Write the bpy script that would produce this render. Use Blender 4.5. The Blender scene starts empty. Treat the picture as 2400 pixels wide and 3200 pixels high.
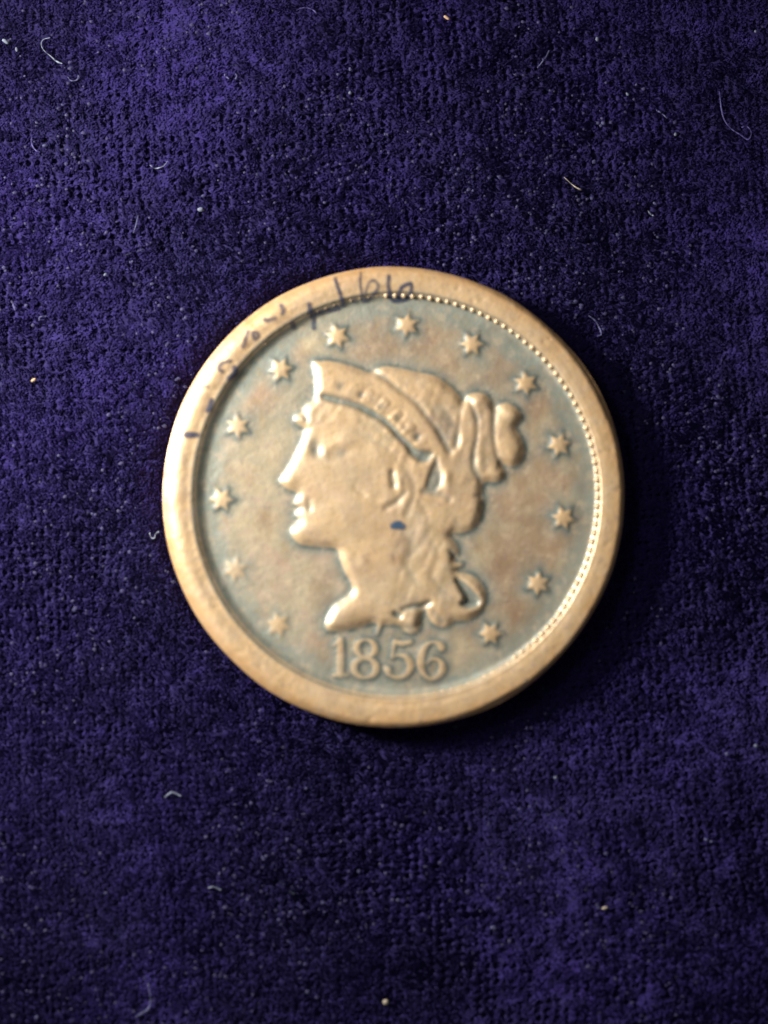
import bpy, math, random
import numpy as np
from mathutils import Vector

random.seed(7)
rng = np.random.default_rng(7)
sc = bpy.context.scene
C = sc.collection
R = math.radians
sc.unit_settings.system = 'METRIC'
sc.unit_settings.scale_length = 0.01          # one unit is one centimetre

# ------------------------------------------------------------------ camera
K = 2.85 / 1444.0                             # centimetres per photo pixel on the coin face
ZT = 106 * K                                   # height of the coin's rim above the cloth
D = 13.0
TILT = R(2.8)
HALF = 1600 * K
cam_d = bpy.data.cameras.new('camera')
cam = bpy.data.objects.new('camera', cam_d)
C.objects.link(cam)
cam.location = (0, -D * math.sin(TILT), D * math.cos(TILT))
cam.rotation_euler = (TILT * -1 + 2 * TILT, 0, 0)
cam_d.sensor_fit = 'VERTICAL'
cam_d.angle_y = 2 * math.atan(HALF / (D - ZT))
cam_d.clip_start = 0.1
cam_d.clip_end = 200
cam_d.dof.use_dof = True
cam_d.dof.focus_distance = D + 0.15
cam_d.dof.aperture_fstop = 0.055
sc.camera = cam
print('fstop', cam_d.dof.aperture_fstop, 'lens', cam_d.lens)

# ------------------------------------------------------------------ light
w = bpy.data.worlds.new('World'); sc.world = w; w.use_nodes = True
bg = w.node_tree.nodes['Background']
bg.inputs[0].default_value = (0.86, 0.93, 1.0, 1); bg.inputs[1].default_value = 0.06

def area(name, loc, target, sx, sy, power, col, spread=math.pi):
    l = bpy.data.lights.new(name, 'AREA'); l.shape = 'RECTANGLE'; l.size = sx; l.size_y = sy
    l.energy = power; l.color = col; l.spread = spread
    o = bpy.data.objects.new(name, l); C.objects.link(o); o.location = loc
    o.rotation_euler = (Vector(target) - Vector(loc)).to_track_quat('-Z', 'Y').to_euler()
    return o
area('window_lamp', (-8.8, 3.4, 5.2), (-1.0, 0.5, 0), 2.0, 2.6, 640, (1.0, 0.965, 0.90), R(72))
area('overhead_fill', (-5.0, 4.0, 9.5), (0, 0.5, 0), 3, 3, 210, (1.0, 0.95, 0.88))  # added soft fill that brightens the coin face, not a lamp of the room
sc.view_settings.view_transform = 'Standard'
sc.view_settings.look = 'None'
sc.view_settings.exposure = 0.0
sc.view_settings.gamma = 1.0

# ------------------------------------------------------------------ helpers
ct, st = math.cos(TILT), math.sin(TILT)
def W(px, py, z=0.0):
    """photo pixel -> point on the plane at height z"""
    f = (D - ZT) / HALF
    vx = (px - 1200) / 1600; vy = (1600 - py) / 1600
    d = Vector((vx, vy * ct + f * st, vy * st - f * ct))
    t = (z - cam.location.z) / d.z
    return cam.location + d * t

def tag(o, label=None, cat=None, group=None, kind=None):
    if label: o['label'] = label
    if cat: o['category'] = cat
    if group: o['group'] = group
    if kind: o['kind'] = kind
    return o

def mesh_np(name, V, F, mat, parent=None, normals=None, attrs=None):
    me = bpy.data.meshes.new(name)
    V = np.asarray(V, np.float32); F = np.asarray(F, np.int32)
    n, m = F.shape
    me.vertices.add(len(V)); me.vertices.foreach_set('co', V.ravel())
    me.loops.add(n * m); me.loops.foreach_set('vertex_index', F.ravel())
    me.polygons.add(n)
    me.polygons.foreach_set('loop_start', np.arange(0, n * m, m, dtype=np.int32))
    me.polygons.foreach_set('use_smooth', np.ones(n, bool))
    me.update(calc_edges=True); me.validate()
    if attrs:
        for k, a in attrs.items():
            at = me.attributes.new(k, 'FLOAT', 'POINT')
            at.data.foreach_set('value', np.asarray(a, np.float32).ravel())
    if normals is not None:
        me.normals_split_custom_set_from_vertices(np.asarray(normals, np.float32).tolist())
    me.materials.append(mat)
    o = bpy.data.objects.new(name, me); C.objects.link(o)
    if parent: o.parent = parent
    return o

def vnoise(x, y, s, seed, octv=3, gain=0.5):
    """smooth value noise, feature size s"""
    out = np.zeros_like(x, dtype=np.float64); amp = 1.0; tot = 0
    for k in range(octv):
        r = np.random.default_rng(seed * 31 + k); G = r.random((256, 256)) * 2 - 1
        u = x / s + 1000.3; v = y / s + 1000.7
        iu = np.floor(u).astype(int); iv = np.floor(v).astype(int)
        fu = u - iu; fv = v - iv; fu = fu * fu * (3 - 2 * fu); fv = fv * fv * (3 - 2 * fv)
        a = G[iu % 256, iv % 256]; b = G[(iu + 1) % 256, iv % 256]
        c = G[iu % 256, (iv + 1) % 256]; d = G[(iu + 1) % 256, (iv + 1) % 256]
        out += amp * ((a * (1 - fu) + b * fu) * (1 - fv) + (c * (1 - fu) + d * fu) * fv)
        tot += amp; amp *= gain; s /= 2.03
    return out / tot

def catmull(P, n=4, closed=True):
    P = np.asarray(P, float); N = len(P); out = []
    rng_ = range(N if closed else N - 1)
    for i in rng_:
        if closed: p0, p1, p2, p3 = P[i - 1], P[i], P[(i + 1) % N], P[(i + 2) % N]
        else: p0, p1, p2, p3 = P[max(i - 1, 0)], P[i], P[i + 1], P[min(i + 2, N - 1)]
        for k in range(n):
            t = k / n
            out.append(0.5 * ((2 * p1) + (-p0 + p2) * t + (2 * p0 - 5 * p1 + 4 * p2 - p3) * t * t
                              + (-p0 + 3 * p1 - 3 * p2 + p3) * t ** 3))
    if not closed: out.append(P[-1])
    return np.array(out)

def sstep(t): t = np.clip(t, 0, 1); return t * t * (3 - 2 * t)

# ------------------------------------------------------------------ materials
def nodes(mat):
    mat.use_nodes = True
    nt = mat.node_tree
    return nt, nt.nodes, nt.links, nt.nodes['Principled BSDF']

def attr(N, name):
    a = N.new('ShaderNodeAttribute'); a.attribute_name = name; return a.outputs['Fac']

def mixc(N, L, f, a, b, blend='MIX'):
    m = N.new('ShaderNodeMix'); m.data_type = 'RGBA'; m.blend_type = blend
    for s, v in ((m.inputs[0], f), (m.inputs[6], a), (m.inputs[7], b)):
        if hasattr(v, 'is_linked') or hasattr(v, 'links'): L.new(v, s)
        elif isinstance(v, tuple): s.default_value = (*v, 1)
        else: s.default_value = v
    return m.outputs[2]

def noise(N, L, scale, detail=4, rough=0.6, loc=(0, 0, 0)):
    tc = N.new('ShaderNodeTexCoord'); mp = N.new('ShaderNodeMapping'); mp.inputs[1].default_value = loc
    L.new(tc.outputs['Object'], mp.inputs[0])
    n = N.new('ShaderNodeTexNoise'); n.inputs['Scale'].default_value = scale
    n.inputs['Detail'].default_value = detail; n.inputs['Roughness'].default_value = rough
    L.new(mp.outputs[0], n.inputs['Vector']); return n.outputs['Fac']

def ramp(N, L, v, a, b, lo=0.0, hi=1.0):
    m = N.new('ShaderNodeMapRange'); m.interpolation_type = 'SMOOTHSTEP'
    L.new(v, m.inputs[0]); m.inputs[1].default_value = a; m.inputs[2].default_value = b
    m.inputs[3].default_value = lo; m.inputs[4].default_value = hi
    return m.outputs[0]

def math_(N, L, op, a, b):
    m = N.new('ShaderNodeMath'); m.operation = op
    for s, v in ((m.inputs[0], a), (m.inputs[1], b)):
        if isinstance(v, (int, float)): s.default_value = v
        else: L.new(v, s)
    return m.outputs[0]

COPPER = (0.62, 0.415, 0.22)
def copper_material():
    m = bpy.data.materials.new('worn_copper'); nt, N, L, P = nodes(m)
    worn = attr(N, 'worn'); pat = attr(N, 'patina'); brn = attr(N, 'brown')
    n1 = noise(N, L, 2.6, 5, 0.6); n2 = noise(N, L, 7.5, 4, 0.65, (3, 1, 0)); n3 = noise(N, L, 34, 3, 0.6, (9, 4, 2))
    base = mixc(N, L, ramp(N, L, n1, 0.35, 0.68), (0.345, 0.30, 0.215), (0.50, 0.40, 0.25))
    base = mixc(N, L, ramp(N, L, n2, 0.45, 0.72, 0, 0.8), base, (0.40, 0.275, 0.20))
    base = mixc(N, L, brn, base, (0.31, 0.195, 0.115))
    pn = math_(N, L, 'MULTIPLY', pat, ramp(N, L, n2, 0.2, 0.65, 0.85, 1.0))
    base = mixc(N, L, pn, base, (0.235, 0.262, 0.225))
    wn = math_(N, L, 'MULTIPLY', worn, ramp(N, L, n2, 0.35, 0.70, 1.0, 0.5))
    base = mixc(N, L, wn, base, COPPER)
    base = mixc(N, L, attr(N, 'grime'), base, (0.10, 0.125, 0.115))
    base = mixc(N, L, attr(N, 'toning'), base, (0.50, 0.26, 0.09))
    base = mixc(N, L, ramp(N, L, n3, 0.54, 0.72, 0, 0.42), base, (0.27, 0.21, 0.20))
    n4 = noise(N, L, 14, 4, 0.6, (1, 8, 3))
    base = mixc(N, L, ramp(N, L, n4, 0.50, 0.68, 0, 0.38), base, (0.55, 0.425, 0.28))
    base = mixc(N, L, ramp(N, L, n4, 0.46, 0.30, 0, 0.40), base, (0.36, 0.26, 0.13))
    L.new(base, P.inputs['Base Color'])
    P.inputs['Metallic'].default_value = 0.35
    P.inputs['Coat Weight'].default_value = 0.4; P.inputs['Coat Roughness'].default_value = 0.36; P.inputs['Coat IOR'].default_value = 1.6
    L.new(ramp(N, L, n2, 0.3, 0.7, 0.38, 0.50), P.inputs['Roughness'])
    bp = N.new('ShaderNodeBump'); bp.inputs['Strength'].default_value = 0.25; bp.inputs['Distance'].default_value = 0.008
    L.new(n3, bp.inputs['Height']); L.new(bp.outputs[0], P.inputs['Normal'])
    return m
M_COPPER = copper_material()

def ink_material(name, col, mx):
    m = bpy.data.materials.new(name); nt, N, L, P = nodes(m)
    P.inputs['Base Color'].default_value = (*col, 1); P.inputs['Roughness'].default_value = 0.45
    n = noise(N, L, 22, 3, 0.6)
    f = math_(N, L, 'MULTIPLY', attr(N, 'cover'), ramp(N, L, n, 0.3, 0.58, 0.72 * mx, mx))
    L.new(f, P.inputs['Alpha'])
    return m
M_INK = ink_material('dark_ink', (0.035, 0.045, 0.085), 0.92)
M_BLUE = ink_material('blue_stain', (0.03, 0.07, 0.13), 0.85)

def velvet_material(name, c1, c2, c3, sheen, thin=False):
    m = bpy.data.materials.new(name); nt, N, L, P = nodes(m)
    n1 = noise(N, L, 0.9, 4, 0.55); n2 = noise(N, L, 9, 3, 0.6, (5, 5, 5))
    base = mixc(N, L, ramp(N, L, n1, 0.35, 0.65), c1, c2)
    base = mixc(N, L, ramp(N, L, n2, 0.45, 0.7, 0, 0.7), base, c3)
    L.new(base, P.inputs['Base Color'])
    P.inputs['Roughness'].default_value = 0.85
    P.inputs['Specular IOR Level'].default_value = 0.12
    P.inputs['Sheen Weight'].default_value = sheen
    P.inputs['Sheen Roughness'].default_value = 0.45
    P.inputs['Sheen Tint'].default_value = (0.35, 0.28, 0.9, 1)
    if thin:
        tr = N.new('ShaderNodeBsdfTranslucent'); L.new(base, tr.inputs['Color'])
        mx = N.new('ShaderNodeMixShader'); mx.inputs[0].default_value = 0.42
        L.new(P.outputs[0], mx.inputs[1]); L.new(tr.outputs[0], mx.inputs[2])
        L.new(mx.outputs[0], N['Material Output'].inputs['Surface'])
    return m
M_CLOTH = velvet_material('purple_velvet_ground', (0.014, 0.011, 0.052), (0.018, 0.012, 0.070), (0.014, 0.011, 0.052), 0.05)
M_PILE = velvet_material('purple_velvet_pile', (0.031, 0.024, 0.118), (0.040, 0.026, 0.160), (0.036, 0.029, 0.122), 0.12, True)

def plain(name, col, rough=0.7, var=0.4, trans=0.0):
    m = bpy.data.materials.new(name); nt, N, L, P = nodes(m)
    n = noise(N, L, 40, 3, 0.6)
    base = mixc(N, L, ramp(N, L, n, 0.35, 0.65), tuple(c * (1 - var) for c in col), col)
    L.new(base, P.inputs['Base Color']); P.inputs['Roughness'].default_value = rough
    if trans: L.new(ramp(N, L, noise(N, L, 17, 2, 0.5, (2, 7, 1)), 0.38, 0.6, 1 - 2.2 * trans, 1 - .5 * trans), P.inputs['Alpha'])
    return m
M_WHITE = plain('pale_lint', (0.20, 0.225, 0.32), trans=0.2)
M_GREY = plain('grey_lint', (0.10, 0.10, 0.235), trans=0.3)
M_FAINT = plain('violet_lint', (0.09, 0.075, 0.27), trans=0.35)
M_TAN = plain('tan_crumb', (0.55, 0.36, 0.22))
M_SAND = plain('sand_crumb', (0.42, 0.35, 0.27))
M_DUST_GLINT = plain('blue_grey_dust_glint', (0.045, 0.040, 0.125), trans=0.3)  # also the painted light on pile tips

# ------------------------------------------------------------------ coin relief (worked out in photo pixels, heights too)
OC = np.array([1231.0, 1549.5]); OR = 722.0      # outline of the coin
IC = np.array([1240.0, 1545.5])                  # struck design sits a little off centre
HEAD = [(974,1126),(1002,1120),(1033,1120),(1082,1132),(1126,1146),(1153,1156),(1182,1142),(1212,1136),(1261,1145),
 (1315,1157),(1359,1166),(1391,1186),(1424,1213),(1442,1234),(1449,1248),(1458,1230),(1484,1220),(1516,1223),
 (1538,1244),(1549,1266),(1560,1258),(1583,1251),(1614,1265),(1633,1288),(1636,1309),(1617,1332),(1631,1359),
 (1643,1391),(1643,1423),(1625,1452),(1598,1461),(1575,1455),(1583,1474),(1576,1496),(1552,1510),(1520,1509),
 (1511,1531),(1514,1559),(1512,1591),(1505,1624),(1484,1653),(1451,1668),(1412,1671),(1424,1690),(1437,1716),
 (1433,1742),(1425,1752),(1447,1757),(1448,1770),(1430,1783),(1451,1787),(1484,1797),(1511,1824),(1524,1857),
 (1516,1895),(1495,1925),(1462,1941),(1422,1945),(1408,1957),(1384,1964),(1353,1953),(1335,1930),(1326,1908),
 (1318,1936),(1315,1968),(1290,1984),(1263,1976),(1248,1958),(1212,1957),(1196,1960),(1183,1985),(1170,1983),(1176,1957),
 (1164,1950),(1136,1959),(1093,1970),(1044,1976),(1020,1972),(1013,1946),(1025,1917),(1044,1889),(1077,1865),
 (1096,1847),(1090,1819),(1074,1790),(1061,1757),(1053,1724),(1040,1716),(1006,1713),(963,1709),(932,1702),
 (912,1683),(906,1657),(916,1640),(930,1628),(919,1610),(921,1598),(929,1588),(917,1577),(917,1565),(924,1552),
 (921,1540),(898,1532),(876,1515),(870,1498),(890,1470),(913,1429),(936,1380),(947,1342),(930,1331),(917,1313),
 (921,1293),(944,1277),(957,1256),(978,1243),(983,1220),(981,1180)]
FACE_R = [(968,1338),(1050,1300),(1130,1325),(1185,1400),(1215,1470),(1238,1560),(1240,1640),(1222,1720),(1250,1800),(1232,1870),(1244,1921),(1250,1990)]
FACE = [(p) for p in FACE_R] + [(1000,2010),(960,1900),(1000,1760),(850,1740),(840,1480),(920,1345)]
CORONET = [(960,1100),(1033,1100),(1155,1148),(1212,1188),(1250,1218),(1298,1253),(1334,1297),(1363,1335),(1385,1376),
 (1404,1413),(1400,1440),(1364,1442),(1322,1430),(1298,1413),(1274,1384),(1250,1364),(1226,1335),(1199,1311),
 (1158,1287),(1127,1270),(1091,1256),(1043,1244),(1000,1238),(960,1240)]
BUN = [(1445,1190),(1440,1250),(1437,1290),(1434,1345),(1445,1395),(1474,1425),(1484,1462),(1501,1500),(1516,1530),(1700,1530),(1700,1190)]
STARS = [(1054,1046,1),(1272,1010,1),(1477,1070,1),(1646,1195,1),(1750,1388,1),(1762,1618,1),(1682,1823,1),
 (1533,1980,.9),(871,1952,.55),(736,1779,.5),(692,1560,.8),(741,1330,.75),(876,1150,.95)]
def loop(cx, cy, rx, ry, rl, rt, a0=0, a1=360, n=16):
    return [(cx + rx * math.cos(R(a)), cy + ry * math.sin(R(a)), rt + (rl - rt) * abs(math.cos(R(a))) ** 1.5)
            for a in np.linspace(a0, a1, n)]
DIGITS = [
 [[(1064,2000,10),(1064,2030,12),(1063,2106,12)],[(1062,1998,8),(1047,2015,4)],[(1042,2109,5),(1084,2109,5)]],
 [loop(1143,2026,29,27,11,4),loop(1141,2087,35,30,12,5)],
 [[(1234,2005,8),(1258,2011,9),(1284,2005,7)],[(1233,2006,6),(1224,2056,4.5)],
  [(1224,2056,4),(1244,2046,5),(1270,2053,9),(1283,2080,12),(1270,2108,8),(1240,2117,5),(1212,2106,6)],[(1211,2093,11),(1212,2095,11)]],
 [[(1380,2024,11),(1372,2012,8),(1350,2006,5),(1326,2024,10),(1314,2062,13),(1319,2098,10),(1343,2120,5),(1370,2112,9),
   (1383,2088,12),(1372,2063,7),(1350,2058,4),(1334,2072,4)]]]
GL = {'L': [[(0,0),(0,1)],[(0,1),(.55,1),(.6,.75)],[(-.15,0),(.15,0)]], 'I': [[(0.2,0),(0.2,1)],[(0,0),(.4,0)],[(0,1),(.4,1)]],
 'B': [[(0,0),(0,1)],[(0,0),(.45,.05),(.5,.25),(.4,.47),(0,.5)],[(0,.5),(.5,.55),(.6,.75),(.45,1),(0,1)]],
 'E': [[(0,0),(0,1)],[(0,0),(.55,0),(.55,.2)],[(0,.5),(.4,.5)],[(0,1),(.6,1),(.6,.8)]],
 'R': [[(0,0),(0,1)],[(0,0),(.45,.05),(.5,.25),(.4,.47),(0,.5)],[(.25,.5),(.6,1)]],
 'T': [[(.3,0),(.3,1)],[(0,.2),(0,0),(.6,0),(.6,.2)]], 'Y': [[(0,0),(.3,.5),(.3,1)],[(.6,0),(.3,.5)]]}
LPATH = catmull([(1030,1190),(1085,1208),(1140,1233),(1190,1265),(1235,1303),(1275,1345),(1312,1392),(1345,1440)], 8, False)
def letters():
    seg = np.r_[0, np.cumsum(np.hypot(*np.diff(LPATH, axis=0).T))]
    out = []
    for i, ch in enumerate('LIBERTY'):
        s = 22 + i * 54.0
        p = np.array([np.interp(s, seg, LPATH[:, 0]), np.interp(s, seg, LPATH[:, 1])])
        q = np.array([np.interp(s + 4, seg, LPATH[:, 0]), np.interp(s + 4, seg, LPATH[:, 1])])
        t = (q - p) / np.linalg.norm(q - p); nn = np.array([-t[1], t[0]])
        h = 38
        st_ = [[tuple(p + t * (u - .3) * 30 + nn * (v - .5) * h) + (4.2,) for u, v in s_] for s_ in GL[ch]]
        out.append((ch, st_, [.1, .15, .6, 1.0, 1.0, .9, .5][i]))
    return out
LETTERS = letters()
GROOVES = [  # points with half width, depth
 ([(1010,1236,7),(1043,1246,9),(1091,1258,8),(1127,1271,8),(1158,1288,9),(1199,1312,8),(1226,1336,8),(1250,1365,8),(1274,1387,9),(1298,1415,13),(1322,1426,17),(1345,1420,10)], 10),
 ([(1160,1158,8),(1212,1186,7),(1250,1219,7),(1298,1254,7),(1334,1298,7),(1363,1336,7),(1385,1377,7),(1404,1412,7)], 4.5),
 ([(1364,1428,5),(1364,1446,7),(1362,1472,15),(1360,1496,21),(1352,1518,19)], 6.5),
 ([(1322,1535,7),(1345,1542,6),(1385,1546,7),(1405,1562,7)], 4),
 ([(1226,1474,6),(1228,1495,8),(1230,1518,7)], 6.5),
 ([(1205,1588,7),(1225,1578,7),(1243,1565,7),(1267,1540,5)], 4),
 ([(1449,1246,6),(1440,1285,4),(1434,1345,5),(1425,1395,6)], 3),
 ([(1470,1250,4),(1490,1304,5),(1493,1350,4),(1482,1420,6),(1484,1462,8),(1501,1500,8)], 5),
 ([(1549,1262,6),(1544,1345,4),(1549,1393,4),(1561,1437,7),(1585,1462,7)], 5),
 ([(1512,1290,3),(1515,1400,3),(1518,1470,3)], 2),
 ([(966,1562,6),(967,1590,7)], 3.5),
 ([(925,1589,5),(950,1588,4),(966,1590,5)], 2),
 ([(1046,1420,9),(1070,1414,11),(1092,1404,8)], 1.5),
 ([(1000,1434,5),(1025,1440,4),(1050,1436,4)], 1.2),
 ([(1108,1526,6),(1139,1547,6)], 3),
 ([(1262,1904,5),(1290,1896,6),(1319,1893,7),(1343,1882,6)], 8),
 ([(1236,1918,7),(1248,1925,8)], 9),
 ([(1262,1962,6),(1285,1962,7),(1305,1955,5)], 4),
 ([(1355,1915,8),(1368,1930,12),(1380,1944,8)], 4.5),
 ([(1408,1722,4),(1420,1738,6),(1436,1746,7)], 7),
 ([(1487,1548,6),(1505,1552,6)], 5),
 ([(954,1300,6),(958,1312,5)], 7),
 ([(1330,1200,3),(1370,1240,4),(1400,1290,4)], 1.5),
 ([(1130,1320,3),(1180,1340,5),(1230,1375,5)], 2.5),
 ([(1120,1352,4),(1180,1380,5),(1235,1420,4)], 2.5),
 ([(1260,1460,4),(1290,1500,4),(1290,1560,4),(1270,1610,4)], 2.5),
 ([(1310,1570,3),(1340,1620,4),(1330,1680,4),(1290,1730,4)], 2.5),
 ([(1400,1590,3),(1430,1620,4),(1420,1650,4)], 2.5),
 ([(1260,1660,4),(1285,1700,5),(1270,1760,4),(1300,1820,4)], 2.2),
 ([(1350,1690,3),(1370,1740,4),(1350,1800,4),(1390,1850,4)], 2.2),
 ([(1300,1820,4),(1340,1850,5),(1400,1870,4),(1430,1890,5)], 2.2),
 ([(1140,1190,3),(1150,1235,3)], 0.8)]
RING_HOLE = [(1422,1808),(1439,1815),(1463,1834),(1492,1863),(1500,1880),(1488,1895),(1458,1899),(1438,1886),(1453,1874),(1441,1846)]
HOLLOW = [(1342,1258),(1385,1266),(1430,1322),(1438,1392),(1412,1416),(1388,1376),(1365,1335)]
BUMPS = [ # x, y, sx, sy, height
 (988,1402,16,27,-7),(1016,1415,9,14,3.5),(1079,1378,34,18,4),(1040,1390,14,9,2),(1110,1590,90,80,2.5),(905,1500,20,24,3),
 (1060,1620,60,45,1.5),(960,1660,40,30,2.5),(1251,1520,9,26,3.5),(1205,1570,20,14,3),(1397,1495,10,30,4.5),(1210,1480,20,40,2),
 (1160,1830,60,50,-2),(1090,1920,40,30,2),(1600,1290,24,22,4),(1595,1400,28,38,4),(1500,1250,22,20,3.5),(1555,1485,20,16,3),
 (1448,1372,7,22,2),(1300,1430,10,12,2),(1480,1590,25,40,3),(1385,1620,40,30,2.5),(1320,1640,25,30,2),(1370,1780,40,30,2),
 (1290,1940,16,16,3),(1360,1950,26,10,2),(1340,1220,60,30,2),(1062,1207,16,16,-2.5),(1128,1232,13,11,-4),(1190,1268,9,12,-3),
 (1246,1304,11,10,-4),(1306,1366,13,13,-6),(920,1310,12,14,3),(1284,1760,40,60,-1.5),(1190,1430,40,30,2)]

def bbox_mask(X, Y, P, pad):
    P = np.asarray(P, float)
    x0, x1 = P[:, 0].min() - pad, P[:, 0].max() + pad; y0, y1 = P[:, 1].min() - pad, P[:, 1].max() + pad
    return (X > x0) & (X < x1) & (Y > y0) & (Y < y1)

def sdf_poly(X, Y, poly, pad=90):
    out = np.full(X.shape, -1e3); m = bbox_mask(X, Y, poly, pad)
    x = X[m]; y = Y[m]; d = np.full(x.shape, 1e9); ins = np.zeros(x.shape, bool)
    P = np.asarray(poly, float); Q = np.roll(P, -1, 0)
    for (ax, ay), (bx, by) in zip(P, Q):
        ex, ey = bx - ax, by - ay; l = ex * ex + ey * ey + 1e-9
        t = np.clip(((x - ax) * ex + (y - ay) * ey) / l, 0, 1)
        d = np.minimum(d, (x - ax - t * ex) ** 2 + (y - ay - t * ey) ** 2)
        c = ((ay > y) != (by > y))
        if ay != by: ins ^= c & (x < ex * (y - ay) / ey + ax)
    out[m] = np.where(ins, np.sqrt(d), -np.sqrt(d)); return out

def sdf_strokes(X, Y, strokes, pad=60):
    allp = [p[:2] for s in strokes for p in s]
    out = np.full(X.shape, -1e3); m = bbox_mask(X, Y, allp, pad); x = X[m]; y = Y[m]
    d = np.full(x.shape, -1e3)
    for s in strokes:
        for a, b in zip(s[:-1], s[1:]):
            ex, ey = b[0] - a[0], b[1] - a[1]; l = ex * ex + ey * ey + 1e-9
            t = np.clip(((x - a[0]) * ex + (y - a[1]) * ey) / l, 0, 1)
            d = np.maximum(d, a[2] + (b[2] - a[2]) * t - np.hypot(x - a[0] - t * ex, y - a[1] - t * ey))
    out[m] = d; return out

def star_poly(cx, cy, Ro=45, Ri=25.5):
    a0 = math.atan2(cy - IC[1], cx - IC[0]) + R(4)
    return [(cx + (Ro if k % 2 == 0 else Ri) * math.cos(a0 + k * math.pi / 6), cy + (Ro if k % 2 == 0 else Ri) * math.sin(a0 + k * math.pi / 6)) for k in range(12)]

HEADS = catmull(HEAD, 3)
FIELD_R = 636.0
DENTS = []
for _i in range(46):
    _a = rng.uniform(0, 6.283); _r = rng.uniform(648, 712) if _i < 30 else rng.uniform(100, 600)
    DENTS.append((1235 + _r * math.cos(_a), 1547 + _r * math.sin(_a), rng.uniform(4, 13), rng.uniform(.5, 1.7)))
def rim_lift(x, y):
    """height of the plain coin blank: field dish, rim, rounded outer edge"""
    dx, dy = x - IC[0], y - IC[1]; ri = np.hypot(dx, dy); a = np.arctan2(dy, dx)
    left = 0.5 - 0.5 * np.cos(a - R(-8))
    r0 = 622 - 22 * left + 2.0 * np.sin(3 * a + 1) ; r1 = 642 + 6 * left
    r0 = r0 + 4 * vnoise(np.cos(a) * 40, np.sin(a) * 40, 6, 5)
    t = sstep((ri - r0) / (r1 - r0))
    ro = np.hypot(x - OC[0], y - OC[1]) + 3.5 * vnoise(np.cos(a) * 30, np.sin(a) * 30, 9, 8)
    h = 19 * t + 2.2 * sstep((ro - 645) / 25)
    lf = np.clip(-np.cos(a - R(5)) * 1.25, 0, 1) ** 1.2; b0 = 703 - 29 * lf
    e = np.clip((ro - b0) / (722 - b0), 0, 1.0)
    h = h - (13 + 9 * lf) * e ** 1.8 + 1.6 * vnoise(x, y, 120, 3) * t
    h = h + 0.5 * vnoise(x, y, 16, 9, 2) + 0.9 * vnoise(x, y, 55, 19, 2) - 2.0 * np.exp(-((ri - 590) / 40) ** 2) * (1 - t)
    for qx, qy, qr, qd in DENTS: h = h - qd * np.exp(-((x - qx) ** 2 + (y - qy) ** 2) / qr ** 2)
    return h

STEP = 2.8
n = int(2 * (FIELD_R + 8) / STEP)
gx = IC[0] - FIELD_R - 8 + np.arange(n + 1) * STEP; gy = IC[1] - FIELD_R - 8 + np.arange(n + 1) * STEP
X, Y = np.meshgrid(gx, gy, indexing='xy')
H = rim_lift(X, Y)
ri = np.hypot(X - IC[0], Y - IC[1])
lab = np.zeros(X.shape, int)                       # 0 field
sdh = sdf_poly(X, Y, HEADS, 120)
head = 10.5 * sstep((sdh + 6) / 34) + 8 * (1 - np.exp(-np.clip(sdh, 0, None) / 70))
carve = np.zeros_like(H)
for pts, dep in GROOVES:
    d = sdf_strokes(X, Y, [[tuple(p) for p in catmull(pts, 4, False)]], 60)
    carve = carve + (dep * sstep((d + 7) / 12) if dep >= 3 else dep * sstep((d + 14) / 24))
for bx, by, sx, sy, hh in BUMPS:
    carve -= hh * np.exp(-((X - bx) / sx) ** 2 - ((Y - by) / sy) ** 2)
hol = sdf_poly(X, Y, catmull(RING_HOLE, 3), 60); carve += 15 * sstep((hol + 6) / 12)
hl = sdf_poly(X, Y, catmull(HOLLOW, 3), 60); carve += 3.0 * sstep((hl + 8) / 18)
sdc = sdf_poly(X, Y, CORONET, 60); carve -= 1.5 * sstep((sdc - 2) / 10)
lets = np.full(X.shape, -1e3); letter_sd = []
for ch, s_, kf in LETTERS:
    d = sdf_strokes(X, Y, s_, 40); letter_sd.append(d); lets = np.maximum(lets, d)
    carve -= 4.0 * kf * sstep((d + 4) / 6)
    near = sdf_strokes(X, Y, s_, 60); carve += 1.6 * kf * sstep((near + 16) / 10)
hairm = sstep((sdh - 6) / 10) * (1 - sstep((sdf_poly(X, Y, FACE, 60) + 4) / 12)) * (1 - sstep((sdc + 6) / 8))
carve += hairm * (1.7 * vnoise(X * .9 + Y * .35, (Y * .9 - X * .35) * .22, 15, 93, 2) + .8 * vnoise(X, Y, 22, 94, 2) + .3)
headm = sstep((sdh + 2) / 8)
worn_head = np.clip(1.0 - np.clip(carve, 0, None) / 7.0, 0, 1)
H = H + head - np.minimum(carve, head * 0.97) * headm
near_relief = np.maximum(sdh, -1e3); near_dirt = near_relief.copy()
star_sd = []
for cx, cy, kf in STARS:
    d = sdf_poly(X, Y, star_poly(cx, cy), 70); star_sd.append(d)
    H += kf * (5.6 * sstep((d + 5) / 15) + 1.3 * sstep(d / 22)); near_relief = np.maximum(near_relief, d - (1 - kf) * 20); near_dirt = np.maximum(near_dirt, d if kf > .7 else -1e3)
dig_sd = []
for s_ in DIGITS:
    d = sdf_strokes(X, Y, [[tuple(p) for p in (catmull(q, 3, False) if len(q) > 3 else q)] for q in s_], 50) + 1.3; dig_sd.append(d)
    H += 3.2 * sstep((d + 5.5) / 12); near_relief = np.maximum(near_relief, d); near_dirt = np.maximum(near_dirt, d + 1)
def blur(A, s):
    k = np.exp(-0.5 * (np.arange(-6, 7) / s) ** 2); k /= k.sum()
    A = np.apply_along_axis(lambda v: np.convolve(np.pad(v, 6, 'edge'), k, 'valid'), 0, A)
    return np.apply_along_axis(lambda v: np.convolve(np.pad(v, 6, 'edge'), k, 'valid'), 1, A)
H = blur(H, 1.9)
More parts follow.
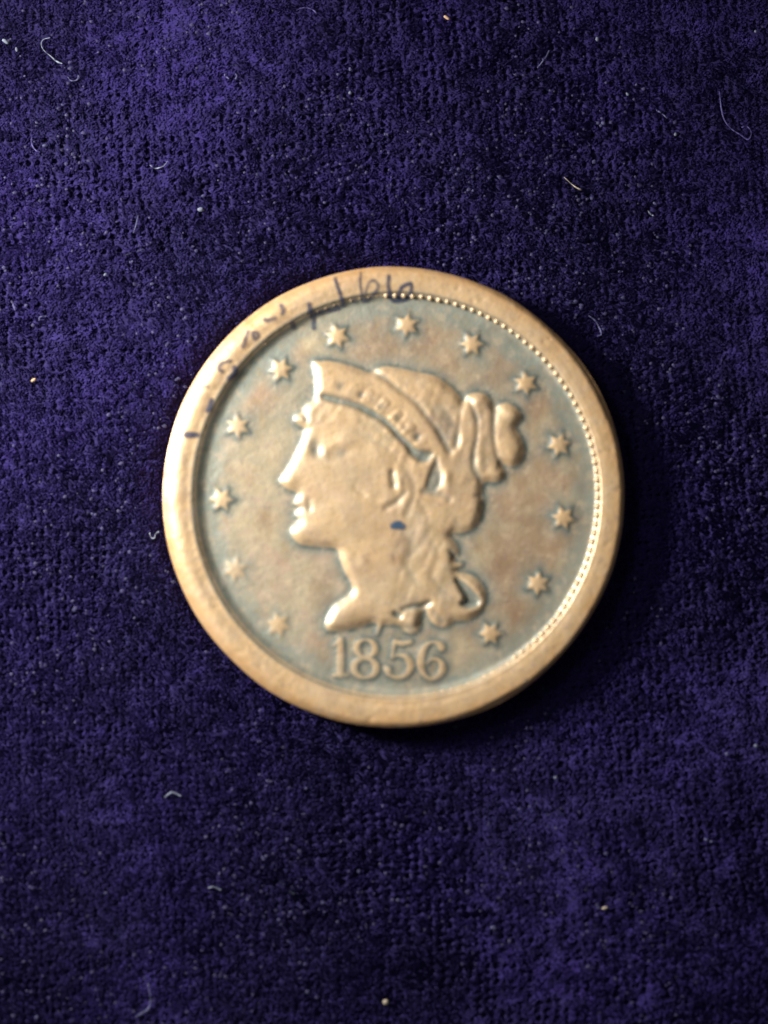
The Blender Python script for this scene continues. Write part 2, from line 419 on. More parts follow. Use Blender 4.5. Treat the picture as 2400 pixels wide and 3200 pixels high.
# wear and verdigris: rubbed bright on the high parts, grey-green residue hugging the relief and the rim
grime = 0.85 * np.exp(-np.clip(-near_dirt - 3, 0, None) / 9.0) * (1 - sstep((near_dirt + 0) / 8))
grime = np.maximum(grime, 0.5 * blur(sstep((sdh - 2) / 6) * np.clip((carve - 2.5) / 6, 0, 1), 1.4))
up = 0.9 * blur(sstep((sdh - 0) / 10) * np.clip(1 - np.clip(carve, 0, None) / 6.5, 0, 1), 1.2)
worn = up * (0.93 - 0.5 * np.clip(vnoise(X, Y, 110, 91, 3) + 0.05, 0, .8) - 0.25 * np.clip(vnoise(X, Y, 34, 92, 2), 0, 1))
for d, (_, _, kf) in zip(star_sd, STARS): worn = np.maximum(worn, sstep((d + 1) / 9) * (0.55 + 0.45 * kf))
for d in dig_sd: worn = np.maximum(worn, 0.66 * sstep((d + 4) / 8))
lift = sstep((ri - 622) / 16)
worn = np.maximum(worn, lift)
halo = np.exp(-np.clip(-near_relief, 0, None) / 22.0) * (1 - sstep((near_relief - 1) / 9))
rimband = sstep((ri - 520 + 25 * vnoise(X, Y, 90, 77)) / 80) * (1 - lift)
inner_rec = sstep((sdh - 2) / 6) * np.clip(carve / 9.0, 0, 1)
patina = np.clip(np.maximum.reduce([halo * 1.15, rimband * 1.1, blur(inner_rec, 1.0)]) + 0.25 * vnoise(X, Y, 130, 41), 0, 1)
patina = patina * (0.85 + 0.3 * vnoise(X, Y, 60, 51))
brown = np.clip(sstep((X - 900) / 700) * 0.55 + 0.15 + 1.5 * vnoise(X, Y, 95, 61, 4, .6), 0, 1) * 0.75  # random brown toning; paler to the left, where lamp falloff is painted in
def spot(x, y, r, k=1.0):
    return k * np.exp(-((X - x) ** 2 + (Y - y) ** 2) / r ** 2)
brown = np.clip(brown + spot(1320,1060,60,.6) + spot(1600,1900,45,.7) + spot(1560,1780,50,.5) + spot(1700,1080,40,.4)
                - spot(1630,1130,50,.6) - spot(800,1800,130,.5) - spot(830,1450,120,.4), 0, 1)
extra = spot(1395,1320,34,.7) + spot(1147,1755,12,.7) + spot(1234,1745,16,.6) + spot(1130,1232,14,.6) + spot(1092,1748,10,.4) + spot(1390,1350,24,.5)
worn = worn * (1 - np.clip(extra, 0, .85)) * (1 - np.clip(spot(1140,1480,50,.3) + spot(1085,1455,36,.25) + spot(1270,1740,75,.35) + spot(1490,1360,55,.3) + spot(1180,1290,40,.2) + spot(1400,1560,40,.25), 0, .5)); brown = np.clip(brown + extra, 0, 1)
patina = np.clip(patina, 0, 1)
for gx_, gy_, gr_ in ((1062,1205,14),(1127,1232,11),(1190,1268,10),(1240,1304,12),(1264,1338,8),(1305,1364,14),(1320,1420,18),(986,1400,21),(1066,1416,15),(957,1302,9)):
    grime = np.maximum(grime, spot(gx_, gy_, gr_, .68))
grime = np.clip(grime * (0.85 + 0.5 * vnoise(X, Y, 30, 88)), 0, .8)

lab[(sdh > -4)] = 1
lab[(sdh > -4) & (sdf_poly(X, Y, FACE, 60) > 0)] = 2
lab[(sdh > -4) & (sdf_poly(X, Y, BUN, 60) > 0)] = 3
lab[(sdh > -4) & (sdc > 0)] = 4
for i, d in enumerate(letter_sd): lab[(d > -3) & (sdc > -6) & (sdh > 0)] = 10 + i
for i, d in enumerate(star_sd): lab[d > -4] = 20 + i
for i, d in enumerate(dig_sd): lab[d > -3.5] = 40 + i
gyx = np.gradient(H, STEP); NX = -gyx[1]; NY = gyx[0]      # image y runs down, world y up
NN = np.stack([NX, NY, np.ones_like(H)], -1); NN /= np.linalg.norm(NN, axis=-1, keepdims=True)
cc = W(OC[0], OC[1], ZT); COIN_Z = -14 * K                # coin sinks a little into the pile
coin = bpy.data.objects.new('coin', None); C.objects.link(coin)
coin.location = (cc.x, cc.y, COIN_Z)
tag(coin, 'worn copper coin dated 1856, with a profile head and thirteen stars, on purple velvet', 'coin')
TOP = ZT / K + 14 - 19.0                                   # field height in px above the coin's underside
def local(x, y, h):
    return np.stack([(x - OC[0]) * K, (OC[1] - y) * K, (TOP + h) * K], -1)
VV = local(X, Y, H).reshape(-1, 3); NV = NN.reshape(-1, 3)
idx = np.arange((n + 1) * (n + 1)).reshape(n + 1, n + 1)
quads = np.stack([idx[:-1, :-1], idx[1:, :-1], idx[1:, 1:], idx[:-1, 1:]], -1)
keep = (np.hypot(X[:-1, :-1] + STEP / 2 - IC[0], Y[:-1, :-1] + STEP / 2 - IC[1]) < FIELD_R)
clab = lab[:-1, :-1]
AT = dict(worn=worn.ravel(), patina=patina.ravel(), brown=brown.ravel(), toning=np.zeros(X.size), grime=grime.ravel())
def cut(name, code, parent):
    q = quads[keep & (clab == code)]
    if len(q) == 0: return None
    u, inv = np.unique(q, return_inverse=True)
    return mesh_np(name, VV[u], inv.reshape(-1, 4), M_COPPER, parent, NV[u], {k: a[u] for k, a in AT.items()})
cut('field', 0, coin); cut('hair', 1, coin); cut('face', 2, coin); cut('hair_bun', 3, coin)
cor = cut('coronet', 4, coin)
for i, (ch, _, _) in enumerate(LETTERS):
    cut('letter', 10 + i, cor)
for i in range(13): cut('star', 20 + i, coin)
for i in range(4): cut('numeral', 40 + i, coin)

# rim: polar sheet from just under the edge of the field over the top, round the edge and down the side
NA = 900
ang = np.linspace(0, 2 * math.pi, NA, endpoint=False)
rows = []
ca, sa = np.cos(ang), np.sin(ang)
# distance from the coin centre at which the inner circle is met, per angle
off = OC - IC
bq = ca * off[0] + sa * off[1]
rin = -bq + np.sqrt(bq ** 2 - (off @ off) + (FIELD_R - 4.5) ** 2)
NRR = 44
edge = OR + 7.5 * vnoise(ca * 25, sa * 25, 14, 70, 2)
for k in range(NRR + 1):
    t = k / NRR; r = rin + (edge - rin) * t
    x = OC[0] + r * ca; y = OC[1] + r * sa; h = rim_lift(x, y)
    if k == 0: h = h - 4
    if k == 1: h = h - 0.4
    rows.append((x, y, h))
nb = len(rows); hl_ = rows[-1][2]
for drop, dr in ((3, .8), (7, 1.2), (14, 1.4), (30, 1.2), (52, .6), (62, -1), (68, -8)):
    r = edge + dr; rows.append((OC[0] + r * ca, OC[1] + r * sa, hl_ * 0 + (-TOP + max(0, TOP - 6 - drop)) if drop > 20 else hl_ - drop))
rows.append((OC[0] + 1 * ca, OC[1] + 1 * sa, np.full(NA, -TOP + 0.0)))
RV = np.concatenate([local(x, y, h) for x, y, h in rows])
F = []
i0 = np.arange(NA); i1 = (i0 + 1) % NA
for k in range(len(rows) - 1):
    F.append(np.stack([i0 + k * NA, i1 + k * NA, i1 + (k + 1) * NA, i0 + (k + 1) * NA], -1)[:, ::-1][:, ::-1])
F = np.concatenate(F)[:, ::-1]
RX = np.concatenate([r_[0] for r_ in rows]); RY = np.concatenate([r_[1] for r_ in rows])
rr = np.hypot(RX - IC[0], RY - IC[1])
aa = np.arctan2(RY - IC[1], RX - IC[0])
left_shade = np.clip(0.5 - 0.55 * np.cos(aa - R(15)), 0, 1)  # left inner slope turns from the lamp: its shade painted in with the residue
upl = np.clip(np.cos(aa - R(-145)), 0, 1) ** 3
rw = sstep((rr - (622 + 14 * left_shade)) / 16)
rp = (1 - sstep((rr - 628) / 24)) * (0.7 + 0.3 * left_shade)
rb = np.clip(upl * (0.35 + 1.3 * vnoise(RX, RY, 26, 33)) * (1 - sstep((rr - 660) / 50)), 0, .8)
rim = mesh_np('rim', RV, F, M_COPPER, coin, None, dict(worn=rw * (1 - 0.8 * rb), patina=rp, brown=np.clip(rb + .35 * np.clip(vnoise(RX, RY, 45, 35) - .1, 0, 1), 0, 1),
    toning=np.clip(sstep((np.hypot(RX - OC[0], RY - OC[1]) - 664) / 60) * .75 + .3 * vnoise(RX, RY, 60, 36), 0, 1) * .85,
    grime=np.clip(.6 * np.exp(-((rr - 630) / 11) ** 2) * (0.35 + .65 * left_shade) + .25 * np.exp(-((rr - 634) / 5) ** 2), 0, .8)))

# beads round the inside of the rim
def bead_mesh():
    V = []; Fq = []; nu, nv = 10, 5
    for j in range(nv + 1):
        ph = math.pi / 2 * j / nv
        for i in range(nu):
            a = 2 * math.pi * i / nu
            V.append((math.cos(a) * math.cos(ph), math.sin(a) * math.cos(ph), math.sin(ph)))
    for j in range(nv):
        for i in range(nu):
            Fq.append((j * nu + i, j * nu + (i + 1) % nu, (j + 1) * nu + (i + 1) % nu, (j + 1) * nu + i))
    return V, Fq
bv, bf = bead_mesh()
NB = 142
base_bead = None
for i in range(NB):
    a = 2 * math.pi * i / NB + R(0.8)
    deg = math.degrees(a) % 360                      # 0 right, 90 bottom, 180 left, 270 top
    if 118 < deg < 203: continue
    k = 1.0
    if 55 < deg <= 118: k = 0.62
    if 203 <= deg < 262: k = 0.66
    k *= random.uniform(0.88, 1.1); flat = 203 <= deg < 265 or 55 < deg <= 118
    rb_ = 631 + random.uniform(-1.2, 1.2) + (5 if flat else 0)
    x = IC[0] + rb_ * math.cos(a); y = IC[1] + rb_ * math.sin(a)
    if base_bead is None:
        o = mesh_np('bead', np.array(bv), np.array(bf), M_COPPER, coin, None, dict(worn=np.full(len(bv), .8), patina=np.full(len(bv), .2), brown=np.zeros(len(bv)), toning=np.zeros(len(bv)), grime=np.zeros(len(bv))))
        base_bead = o
    else:
        o = base_bead.copy(); C.objects.link(o); o.parent = coin
    o.location = ((x - OC[0]) * K, (OC[1] - y) * K, (TOP + 7.0) * K)
    o.rotation_euler = (0, 0, -a)
    o.scale = (11.5 * K * (0.8 + .2 * k), (11 if abs(math.sin(a)) < .75 else 9) * K * (0.8 + .2 * k), (5 if flat else 10.5 if abs(math.sin(a)) < .75 else 7) * K * (0.8 + .2 * k))

# handwriting in ink on the rim
FG = H
def surf_h(x, y):
    """height of the built surface under (x, y): the finished relief inside, the rim outside"""
    x = np.asarray(x, float); y = np.asarray(y, float)
    u = np.clip((x - gx[0]) / STEP, 0, n - 1e-3); v = np.clip((y - gy[0]) / STEP, 0, n - 1e-3)
    iu = u.astype(int); iv = v.astype(int); fu = u - iu; fv = v - iv
    a = FG[iv, iu] * (1 - fu) * (1 - fv) + FG[iv, iu + 1] * fu * (1 - fv) + FG[iv + 1, iu] * (1 - fu) * fv + FG[iv + 1, iu + 1] * fu * fv
    return np.where(np.hypot(x - IC[0], y - IC[1]) < FIELD_R - 3, a, rim_lift(x, y))

def ink(name, strokes, cov, label=None, mat=None, cell=3.2, lift=1.1, soft=10):
    P = np.array([p[:2] for s in strokes for p in s]); pad = 20
    xs = np.arange(P[:, 0].min() - pad, P[:, 0].max() + pad, cell); ys = np.arange(P[:, 1].min() - pad, P[:, 1].max() + pad, cell)
    XX, YY = np.meshgrid(xs, ys); sm = [[tuple(p) for p in (catmull(s, 4, False) if len(s) > 2 else s)] for s in strokes]
    d = sdf_strokes(XX, YY, sm, 40)
    d = d + (1.6 if name == 'ink_numeral' else 2.8) + 2.0 * vnoise(XX, YY, 9, 15)
    hh = np.maximum.reduce([surf_h(XX + a, YY + b) for a, b in ((0, 0), (2.5, 0), (-2.5, 0), (0, 2.5), (0, -2.5))])
    V = local(XX, YY, hh + lift).reshape(-1, 3)
    ny, nx = XX.shape; id_ = np.arange(ny * nx).reshape(ny, nx)
    q = np.stack([id_[:-1, :-1], id_[1:, :-1], id_[1:, 1:], id_[:-1, 1:]], -1)
    dm = np.maximum.reduce([d[:-1, :-1], d[1:, :-1], d[1:, 1:], d[:-1, 1:]])
    q = q[dm > -4.5]
    u, inv = np.unique(q, return_inverse=True)
    cov_ = min(1, cov * (1 if name == 'ink_numeral' else 1.35)) * sstep((d + 4) / soft)
    o = mesh_np(name, V[u], inv.reshape(-1, 4), mat or M_INK, coin, None, dict(cover=cov_.ravel()[u]))
    if label: o['label'] = label
    return o
def ar(lst, k=3.318, ox=900, oy=820): return [(ox + a / k, oy + b / k, r) for a, b, r in lst]
ink('ink_numeral', [ar([(485,150,4.5),(505,220,4.5),(530,290,4.5),(550,350,5),(570,420,7.5)])], 0.9, 'handwritten ink figure 1 on the rim')
ink('ink_numeral', [ar([(752,90,3),(745,200,3.2),(760,300,3.5),(780,370,6),(840,360,5),(890,310,4),(935,240,4),(905,180,3.5),(860,180,3.5),(820,235,3.5),(800,300,3)])], 0.72, 'handwritten ink figure 6 after the 1')
ink('ink_numeral', [ar([(1045,130,5),(1040,220,4.8),(1055,310,5),(1090,370,6),(1160,372,7),(1240,350,6),(1275,280,5),(1275,210,5),(1230,215,4.5),(1175,250,4.5),(1150,310,4.5),(1165,360,5)])], 0.92, 'darkest handwritten ink figure 6 at the right end')
def ar2(lst): return ar(lst, 3.6875, 540, 820)
ink('ink_mark', [ar2([(1240,480,5),(1270,540,6),(1255,580,4)]), ar2([(1050,650,3.5),(1100,655,5),(1170,630,3.5)])], 0.55, 'faded ink trace on the upper left rim')
ink('ink_mark', [ar2([(860,780,3.5),(830,870,5),(805,960,5)]), ar2([(920,800,4),(965,800,3),(980,850,3.5),(935,870,4),(915,820,3)])], 0.5)
ink('ink_mark', [ar2([(650,1130,4),(570,1150,4),(520,1210,4.5),(560,1250,3.5)]), ar2([(700,1200,5),(710,1270,6),(640,1330,6)])], 0.55)
ink('ink_mark', [ar2([(440,1580,5),(420,1660,7),(395,1700,5)])], 0.62)
ink('ink_mark', [ar2([(145,1985,7),(200,1985,8),(270,1985,6)])], 0.68, 'grey-blue dash of ink on the left rim')
ink('ink_mark', [ar2([(345,1420,4),(400,1430,4)])], 0.35)
ink('ink_mark', [ar([(215,420,5),(225,480,6),(240,540,7)]), ar([(260,560,5),(262,660,5)]), ar([(250,545,5),(330,500,4),(420,480,4),(520,450,5)])], 0.6, 'smudged ink along the inner edge of the rim')
ink('ink_mark', [ar([(680,365,5),(690,385,5)])], 0.4)
ink('ink_mark', [ar2([(1370,690,6),(1385,730,6)])], 0.55)
ink('blue_stain', [[(1228,1645,7),(1243,1640,11),(1258,1646,7)]], 0.9, 'dark blue spot under the ear', M_BLUE, lift=1.4)

# ------------------------------------------------------------------ velvet
def cloth_h(x, y, fine=True):
    """height of the cloth in px; x, y photo px"""
    h = 9 * vnoise(x, y, 700, 101, 2) + 5 * vnoise(x, y, 160, 102, 2)
    a = R(-3) + 0.05 * vnoise(x, y, 900, 103, 1)
    u = x * np.cos(a) + y * np.sin(a) + 7 * vnoise(x, y, 130, 104, 2); v = -x * np.sin(a) + y * np.cos(a) + 7 * vnoise(x, y, 120, 105, 2)
    iu = np.floor(u / 27); iv = np.floor(v / 23)
    s = np.sin(iu * 127.1 + iv * 311.7) * 43758.5453; s = s - np.floor(s)
    s2 = np.sin(iu * 269.5 + iv * 183.3) * 23421.631; s2 = s2 - np.floor(s2)
    du = u / 27 - iu - 0.35 - 0.3 * s2; dv = v / 23 - iv - 0.35 - 0.3 * s
    pit = np.exp(-((du * 27) ** 2 + (dv * 23) ** 2) / 8.0 ** 2) * sstep((s - 0.3) / 0.45)
    strength = 0.55 + 0.6 * sstep((vnoise(x, y, 420, 106, 2) + 0.15) / 0.5)
    press = sstep((OR + 50 - np.hypot(x - OC[0], y - OC[1])) / 55)
    rough = 1.0 * vnoise(x, y, 30, 107, 2, 0.5) + 2.4 * vnoise(x, y, 60, 109, 1)
    return h * (1 - press) - 19 * press + (rough - 14 * pit * strength) * (1 - press), pit * strength

def axis(lo, hi, step, far):
    core = np.arange(lo, hi + step, step); g = []; s = step; p = hi + step
    while p < hi + far: s *= 1.12; p += s; g.append(p)
    g = np.array(g); return np.concatenate([lo + hi - g[::-1] + 0, core, g])
cx = axis(-60, 2460, 4.3, 2500); cy = axis(-60, 3260, 4.3, 2500)
CXg, CYg = np.meshgrid(cx, cy)
ch_, _ = cloth_h(CXg, CYg)
SC = K * D / (D - ZT)
def cw(x, y, h): return np.stack([(x - 1200) * SC, (1600 - y) * SC, h * K], -1)
cv = cw(CXg, CYg, ch_).reshape(-1, 3)
ny, nx = CXg.shape; ci = np.arange(ny * nx).reshape(ny, nx)
cq = np.stack([ci[:-1, :-1], ci[1:, :-1], ci[1:, 1:], ci[:-1, 1:]], -1).reshape(-1, 4)
cloth = mesh_np('velvet_cloth', cv, cq, M_CLOTH); tag(cloth, kind='structure')

NF = 345000; NO = 150000
fx = rng.uniform(-160, 2560, NF); fy = rng.uniform(-160, 3360, NF)
ox = rng.uniform(-2000, 4400, NO); oy = rng.uniform(-2000, 5200, NO)           # coarser tufts beyond, where the cloth only runs on
om = (ox < -130) | (ox > 2530) | (oy < -130) | (oy > 3330)
far_ = np.concatenate([np.zeros(NF, bool), np.ones(om.sum(), bool)])
fx = np.concatenate([fx, ox[om]]); fy = np.concatenate([fy, oy[om]]); NF = len(fx)
hc, pit = cloth_h(fx, fy)
rc = np.hypot(fx - OC[0], fy - OC[1])
keepf = (rc > OR - 2) & (rng.random(NF) > np.clip(pit * 1.25, 0, 0.97))
far_, fx, fy, hc, pit, rc = far_[keepf], fx[keepf], fy[keepf], hc[keepf], pit[keepf], rc[keepf]; NF = len(fx)
th = 1.2 + 2.2 * vnoise(fx, fy, 700, 201, 2) + 1.2 * vnoise(fx, fy, 45, 202, 2) + rng.normal(0, 0.5, NF)
lean = 6 + 3 * vnoise(fx, fy, 90, 203, 2) + np.abs(rng.normal(0, 2.0, NF))
clump = vnoise(fx, fy, 30, 204, 2)
ln = (5.5 + 2.5 * clump + rng.normal(0, 0.8, NF)).clip(3, 30) * np.where(rc < OR + 18, 0.7, 1)
wd = rng.uniform(6, 12, NF) * np.where(far_, 2.2, 1)
lean = lean * np.where(far_, 1.9, 1)
lx = lean * np.cos(th) + 5 * vnoise(fx, fy, 26, 205, 2); ly = lean * np.sin(th) + 5 * vnoise(fx, fy, 26, 206, 2)
P0 = cw(fx, fy, hc - 2); P1 = cw(fx + lx * .35, fy + ly * .35, hc + ln * .6); P2 = cw(fx + lx, fy + ly, hc + ln)
ta = np.arctan2(ly, lx) + rng.uniform(-1.0, 1.0, NF) + math.pi / 2; wx = np.cos(ta) * wd * K / 2; wy = np.sin(ta) * wd * K / 2
Wd = np.stack([wx, wy, 0 * wx], -1)
PV = np.empty((NF, 6, 3)); PV[:, 0] = P0 - Wd; PV[:, 1] = P0 + Wd; PV[:, 2] = P1 - Wd; PV[:, 3] = P1 + Wd; PV[:, 4] = P2 - Wd * .45; PV[:, 5] = P2 + Wd * .45
b6 = np.arange(NF)[:, None] * 6
PF = np.concatenate([b6 + np.array([0, 1, 3, 2]), b6 + np.array([2, 3, 5, 4])]).reshape(-1, 4)
# soft fibres: each shades as the rounded tip of its tuft
fn = np.stack([0.055 * lx + rng.normal(0, .13, NF), -0.055 * ly + rng.normal(0, .13, NF), np.ones(NF)], -1)
gnz = np.cross(P2 - P0, Wd)[:, 2]; Wd = Wd * np.sign(gnz)[:, None]
PV[:, 0] = P0 - Wd; PV[:, 1] = P0 + Wd; PV[:, 2] = P1 - Wd; PV[:, 3] = P1 + Wd; PV[:, 4] = P2 - Wd * .45; PV[:, 5] = P2 + Wd * .45
fn /= np.linalg.norm(fn, axis=1, keepdims=True)
PF = PF[:, ::-1] if np.cross(PV[0, 1] - PV[0, 0], PV[0, 3] - PV[0, 0])[2] < 0 else PF
pile = mesh_np('velvet_pile', PV.reshape(-1, 3), PF, M_PILE, None, np.repeat(fn, 6, axis=0)); tag(pile, 'soft upright pile covering the purple velvet cloth', kind='stuff')
pile['category'] = 'velvet pile'

# ------------------------------------------------------------------ lint, hairs and crumbs on the cloth
def cz(x, y): return float(cloth_h(np.array([float(x)]), np.array([float(y)]))[0][0])
def tube(bm_v, bm_f, pts, seg=6):
    P = catmull([(*p[:2], p[2]) for p in pts], 5, False) if len(pts) > 2 else np.array([(*p[:2], p[2]) for p in pts], float)
    C3 = []
    for q in P:
        z = max(cz(q[0], q[1]) + 15, 6) + 2 * math.sin(q[0] * .3 + q[1] * .21)
        w_ = W(q[0], q[1], z * K); C3.append((np.array(w_), q[2] * K))
    base = len(bm_v)
    for i, (c, r) in enumerate(C3):
        r *= .8
        a = C3[max(i - 1, 0)][0]; b = C3[min(i + 1, len(C3) - 1)][0]; t = b - a; t /= np.linalg.norm(t) + 1e-9
        s = np.cross(t, (0, 0, 1)); s /= np.linalg.norm(s) + 1e-9; u = np.cross(s, t)
        r *= random.uniform(.8, 1.2)
        for j in range(seg):
            an = 2 * math.pi * j / seg; bm_v.append(c + s * r * math.cos(an) + u * r * math.sin(an) * .7)
    for i in range(len(C3) - 1):
        for j in range(seg):
            bm_f.append((base + i * seg + j, base + i * seg + (j + 1) % seg, base + (i + 1) * seg + (j + 1) % seg, base + (i + 1) * seg + j))
    for e in (0, len(C3) - 1):
        b_ = base + e * seg; bm_f.append((b_, b_ + 1, b_ + 2, b_ + 3)); bm_f.append((b_, b_ + 3, b_ + 4, b_ + 5))
def crumb_geo(bm_v, bm_f, x, y, a, b, rot):
    c = np.array(W(x, y, (max(cz(x, y), -6) + 16) * K)); base = len(bm_v); nu, nv = 8, 5
    for j in range(nv):
        ph = math.pi * (j + .5) / nv - math.pi / 2
        for i in range(nu):
            an = 2 * math.pi * i / nu; r = random.uniform(.75, 1.15)
            px_ = a * math.cos(an) * math.cos(ph) * r; py_ = b * math.sin(an) * math.cos(ph) * r
            bm_v.append(c + np.array([px_ * math.cos(rot) - py_ * math.sin(rot), px_ * math.sin(rot) + py_ * math.cos(rot), min(a, b) * .8 * math.sin(ph)]) * K)
    for j in range(nv - 1):
        for i in range(nu):
            bm_f.append((base + j * nu + i, base + j * nu + (i + 1) % nu, base + (j + 1) * nu + (i + 1) % nu, base + (j + 1) * nu + i))
    for j in (0, nv - 1):
        b_ = base + j * nu
        for i in range(1, nu - 2, 2): bm_f.append((b_, b_ + i, b_ + i + 1, b_ + i + 2))
def hair(label, mat, line, cat='lint', name='lint_fibre'):
    v, f = [], []
    tube(v, f, line)
    v = np.array(v); c = v.mean(0); o = mesh_np(name, v - c, np.array(f), mat); o.location = c; tag(o, label, cat)
def crumb(label, mat, x, y, a, b, rot=0, cat='crumb', name='crumb'):
    v, f = [], []; crumb_geo(v, f, x, y, a, b, rot)
    v = np.array(v); c = v.mean(0); o = mesh_np(name, v - c, np.array(f), mat); o.location = c; tag(o, label, cat)

crumb('orange-tan crumb on the velvet near the top edge, right of centre', M_TAN, 1396, 55, 13, 6, -.6)
crumb('small tan crumb on the velvet left of the coin', M_TAN, 105, 1188, 10, 6, .5)
crumb('pale round crumb at the bottom edge just right of centre', M_SAND, 1206, 3131, 11, 10)
crumb('white lint flake at the left edge near the upper left corner', M_WHITE, 18, 130, 14, 7, -.7, 'lint', 'lint_flake')
crumb('small white lint flake just right of the flake on the left edge', M_WHITE, 52, 155, 5, 9, .2, 'lint', 'lint_flake')
hair('long pale hooked fibre in the upper left corner', M_WHITE, [(156,118,1.6),(135,124,1.8),(129,140,1.8),(138,158,2),(158,175,2.2),(178,192,3.5),(195,199,2.5)])
hair('short pinkish lint end below the long hooked fibre', M_GREY, [(247,236,4.5),(240,250,3),(222,252,2.5),(212,240,2)])
hair('thin arched violet fibre at the top edge left of centre', M_FAINT, [(925,32,2),(950,24,2.2),(975,29,2.2),(990,42,3)])
hair('small U-shaped white fibre in the upper left, above the coin', M_WHITE, [(468,515,2.2),(485,526,3),(505,522,2),(515,515,1.5),(524,503,1.8)])
crumb('blue-grey lint flake above the upper left of the coin', M_WHITE, 628, 655, 12, 8, .3, 'lint', 'lint_flake')
hair('upright wavy grey fibre above the upper left rim of the coin', M_GREY, [(432,672,2.4),(428,690,3),(424,708,2.6),(416,728,2)])
hair('left of two slanting pale strands below the upright wavy fibre', M_GREY, [(385,800,2.4),(410,790,3)])
hair('right of two slanting pale strands below the upright wavy fibre', M_GREY, [(428,786,3.2),(448,778,3)])
hair('left half of a broken lint ring above the coin, left of centre', M_GREY, [(702,230,3),(705,238,3.4),(716,246,2)])
hair('right half of the broken lint ring above the coin', M_GREY, [(736,248,3),(740,238,3),(736,230,2)])
hair('tiny level strand just over the broken lint ring', M_GREY, [(724,203,2),(742,202,2)])
hair('tiny bent fibre at the left edge, upper part', M_FAINT, [(98,430,2.5),(100,452,3),(112,470,2.4),(125,475,2)])
crumb('small bluish flake beside the tiny bent fibre at upper left', M_GREY, 140, 455, 9, 6, .2, 'lint', 'lint_flake')
hair('long thin looping hair near the right edge in the upper part', M_FAINT, [(2248,285,2),(2254,335,3),(2264,375,2.6),(2285,402,2.4),(2312,420,2.4),(2338,436,2.6),(2348,415,2),(2336,396,2),(2318,398,2.4)])
hair('short curved violet fibre above the coin, right of centre', M_GREY, [(1716,158,3),(1706,178,2.6),(1696,192,3.2),(1680,212,3)])
hair('dull tan splinter above the right side of the coin', M_SAND, [(1762,553,1.2),(1795,582,2),(1818,594,3.4)])
hair('bright slanting lint stroke above the right side of the coin', M_WHITE, [(2025,658,2.2),(2033,668,3.6),(2042,674,2.6)])
crumb('soft grey flake above the bright slanting lint stroke', M_GREY, 2047, 636, 8, 5, -.5, 'lint', 'lint_flake')
crumb('brightest white speck near the top edge at right', M_WHITE, 1866, 122, 6.5, 8, 0, 'lint', 'lint_speck')
crumb('white speck in the upper middle left of the orange-tan crumb', M_WHITE, 1094, 290, 6, 6, 0, 'lint', 'lint_speck')
crumb('pinkish speck in the upper middle above a white speck', M_GREY, 1095, 216, 6, 7, 0, 'lint', 'lint_speck')
crumb('white speck close to the right edge near the top', M_WHITE, 2361, 98, 5, 5, 0, 'lint', 'lint_speck')
hair('pale lint strand left of the looping hair at upper right', M_GREY, [(2052,345,3),(2068,354,3),(2085,370,2.2)])
crumb('blue-white speck right of the upper strand at upper right', M_WHITE, 2111, 420, 6, 6, 0, 'lint', 'lint_speck')
crumb('pale flake at upper right among the rows of pits', M_WHITE, 1961, 294, 7, 5, -.7, 'lint', 'lint_speck')
crumb('blue-grey speck far above the right rim of the coin', M_GREY, 1886, 385, 8, 7, 0, 'lint', 'lint_speck')
hair('V-shaped wisp of lint beside the left rim of the coin', M_WHITE, [(467,1664,2),(473,1679,2.6),(482,1682,3),(487,1668,2),(498,1661,4)])
hair('short upright grey fibre at the left edge above the tan crumb', M_GREY, [(39,944,3),(43,957,4),(49,970,3)])
hair('little curled pinkish fibre left of the coin, high up', M_GREY, [(122,1001,2.2),(124,992,2.6),(133,989,3),(145,988,3)])
hair('bluish curved fibre just outside the upper right rim', M_GREY, [(1838,985,1.8),(1858,1000,2.2),(1870,1018,3.2),(1880,1044,3.2),(1868,1050,2)])
hair('pale crescent of lint below the coin at lower left', M_WHITE, [(514,2492,3),(538,2477,4.5),(566,2488,3)])
hair('short dim strand in the lower left, below the crescent', M_WHITE, [(650,2775,3),(668,2772,4.2),(690,2781,3)])
hair('upper of two grey strands below the coin, left of centre', M_GREY, [(876,2757,4),(890,2764,4)])
hair('lower of two grey strands below the coin, left of centre', M_WHITE, [(903,2784,3.5),(920,2794,5)])
hair('hook-shaped fibre near the bottom edge at lower left', M_GREY, [(424,3179,3),(445,3166,6),(466,3150,5),(470,3117,3.4),(463,3074,4)])
crumb('dim speck of lint in the dark lower right area', M_SAND, 1891, 2837, 12, 6, .2, 'lint', 'lint_flake')
crumb('grey flake below the coin, right of centre', M_GREY, 1541, 2899, 11, 6, .1, 'lint', 'lint_flake')
hair('small bluish strand in the bottom right below the coin shadow', M_GREY, [(2200,2620,4),(2215,2628,5),(2226,2630,3)])
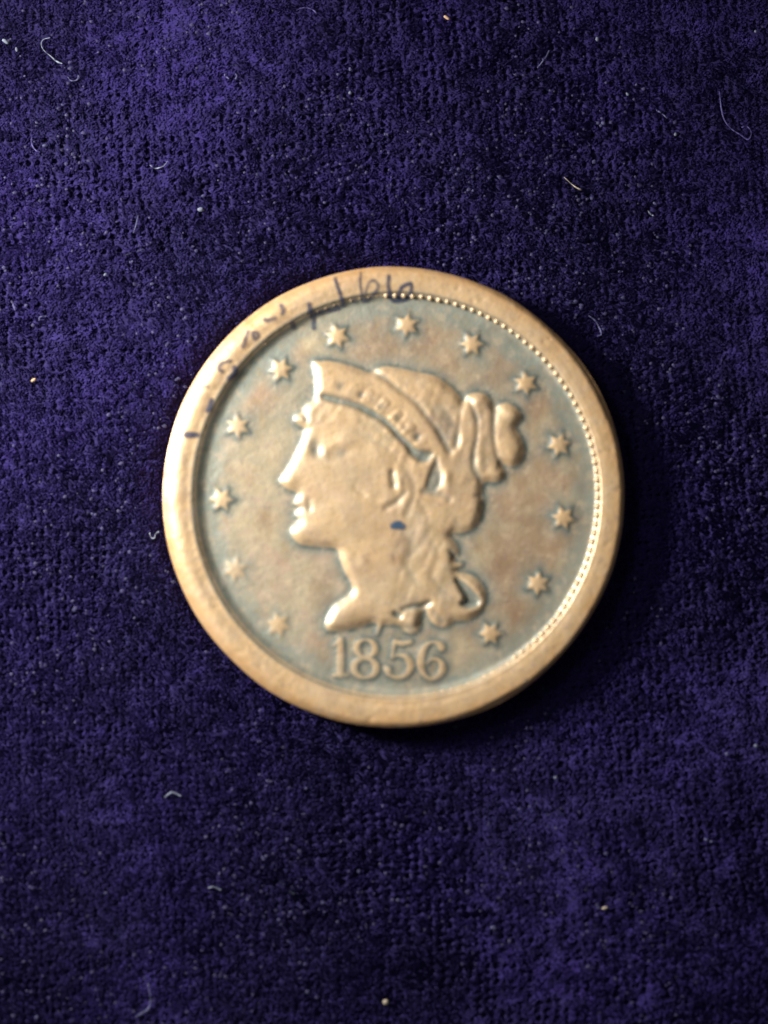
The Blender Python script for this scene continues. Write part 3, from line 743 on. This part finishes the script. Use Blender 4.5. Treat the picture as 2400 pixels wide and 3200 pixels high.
crumb('violet-white speck below the lower right of the coin', M_WHITE, 1736, 2430, 6, 5, 0, 'lint', 'lint_speck')
crumb('violet speck at the right edge in the lower part', M_GREY, 2272, 2357, 7, 7, 0, 'lint', 'lint_speck')
crumb('bluish speck in the corner right of the violet speck', M_WHITE, 2362, 2330, 7, 6, 0, 'lint', 'lint_speck')
crumb('bluish speck beside the left edge level with the coin centre', M_GREY, 184, 1424, 6, 6, 0, 'lint', 'lint_speck')
crumb('white speck left of the coin near the top of its outline', M_WHITE, 329, 858, 7, 5, .5, 'lint', 'lint_speck')
crumb('faint flake right of the coin beside its shadow', M_GREY, 2186, 1443, 9, 4, .4, 'lint', 'lint_flake')
crumb('faint grey flake at the bottom left corner', M_GREY, 115, 3180, 8, 7, 0, 'lint', 'lint_flake')

v, f = [], []
ND = 1900
k = 0
while k < ND:
    x = random.uniform(-200, 2600); y = random.uniform(-200, 3400)
    if math.hypot(x - OC[0], y - OC[1]) < OR + 14: continue
    dens = float(vnoise(np.array([x]), np.array([y]), 300, 301, 2)[0])
    if random.random() > 0.35 + 1.6 * dens: continue
    s = random.uniform(2.6, 7.0) * (1.25 if random.random() < .1 else 1)
    c = np.array(W(x, y, (max(cz(x, y), -4) + random.uniform(12, 17)) * K)); b_ = len(v); rt = random.uniform(0, 6.28)
    for a_ in range(5):
        rr_ = s * random.uniform(.7, 1.1); el = 1.5 if a_ in (0,) else 1
        v.append(c + np.array([math.cos(rt + a_ * 1.257) * rr_ * el, math.sin(rt + a_ * 1.257) * rr_, random.uniform(-1, 1)]) * K)
    v.append(c + np.array([0, 0, s * .7]) * K)
    for a_ in range(5): f.append((b_ + a_, b_ + (a_ + 1) % 5, b_ + 5, b_ + 5))
    k += 1
fa = np.array(f)[:, :3]
dust_glints = mesh_np('dust_glints', np.array(v), fa, M_DUST_GLINT); tag(dust_glints, 'fine dusty blue-grey specks over the velvet, with light on pile tips painted in', kind='stuff'); dust_glints['category'] = 'dust_glints'  # pale specks: fine lint, and pile tips painted as catching the light
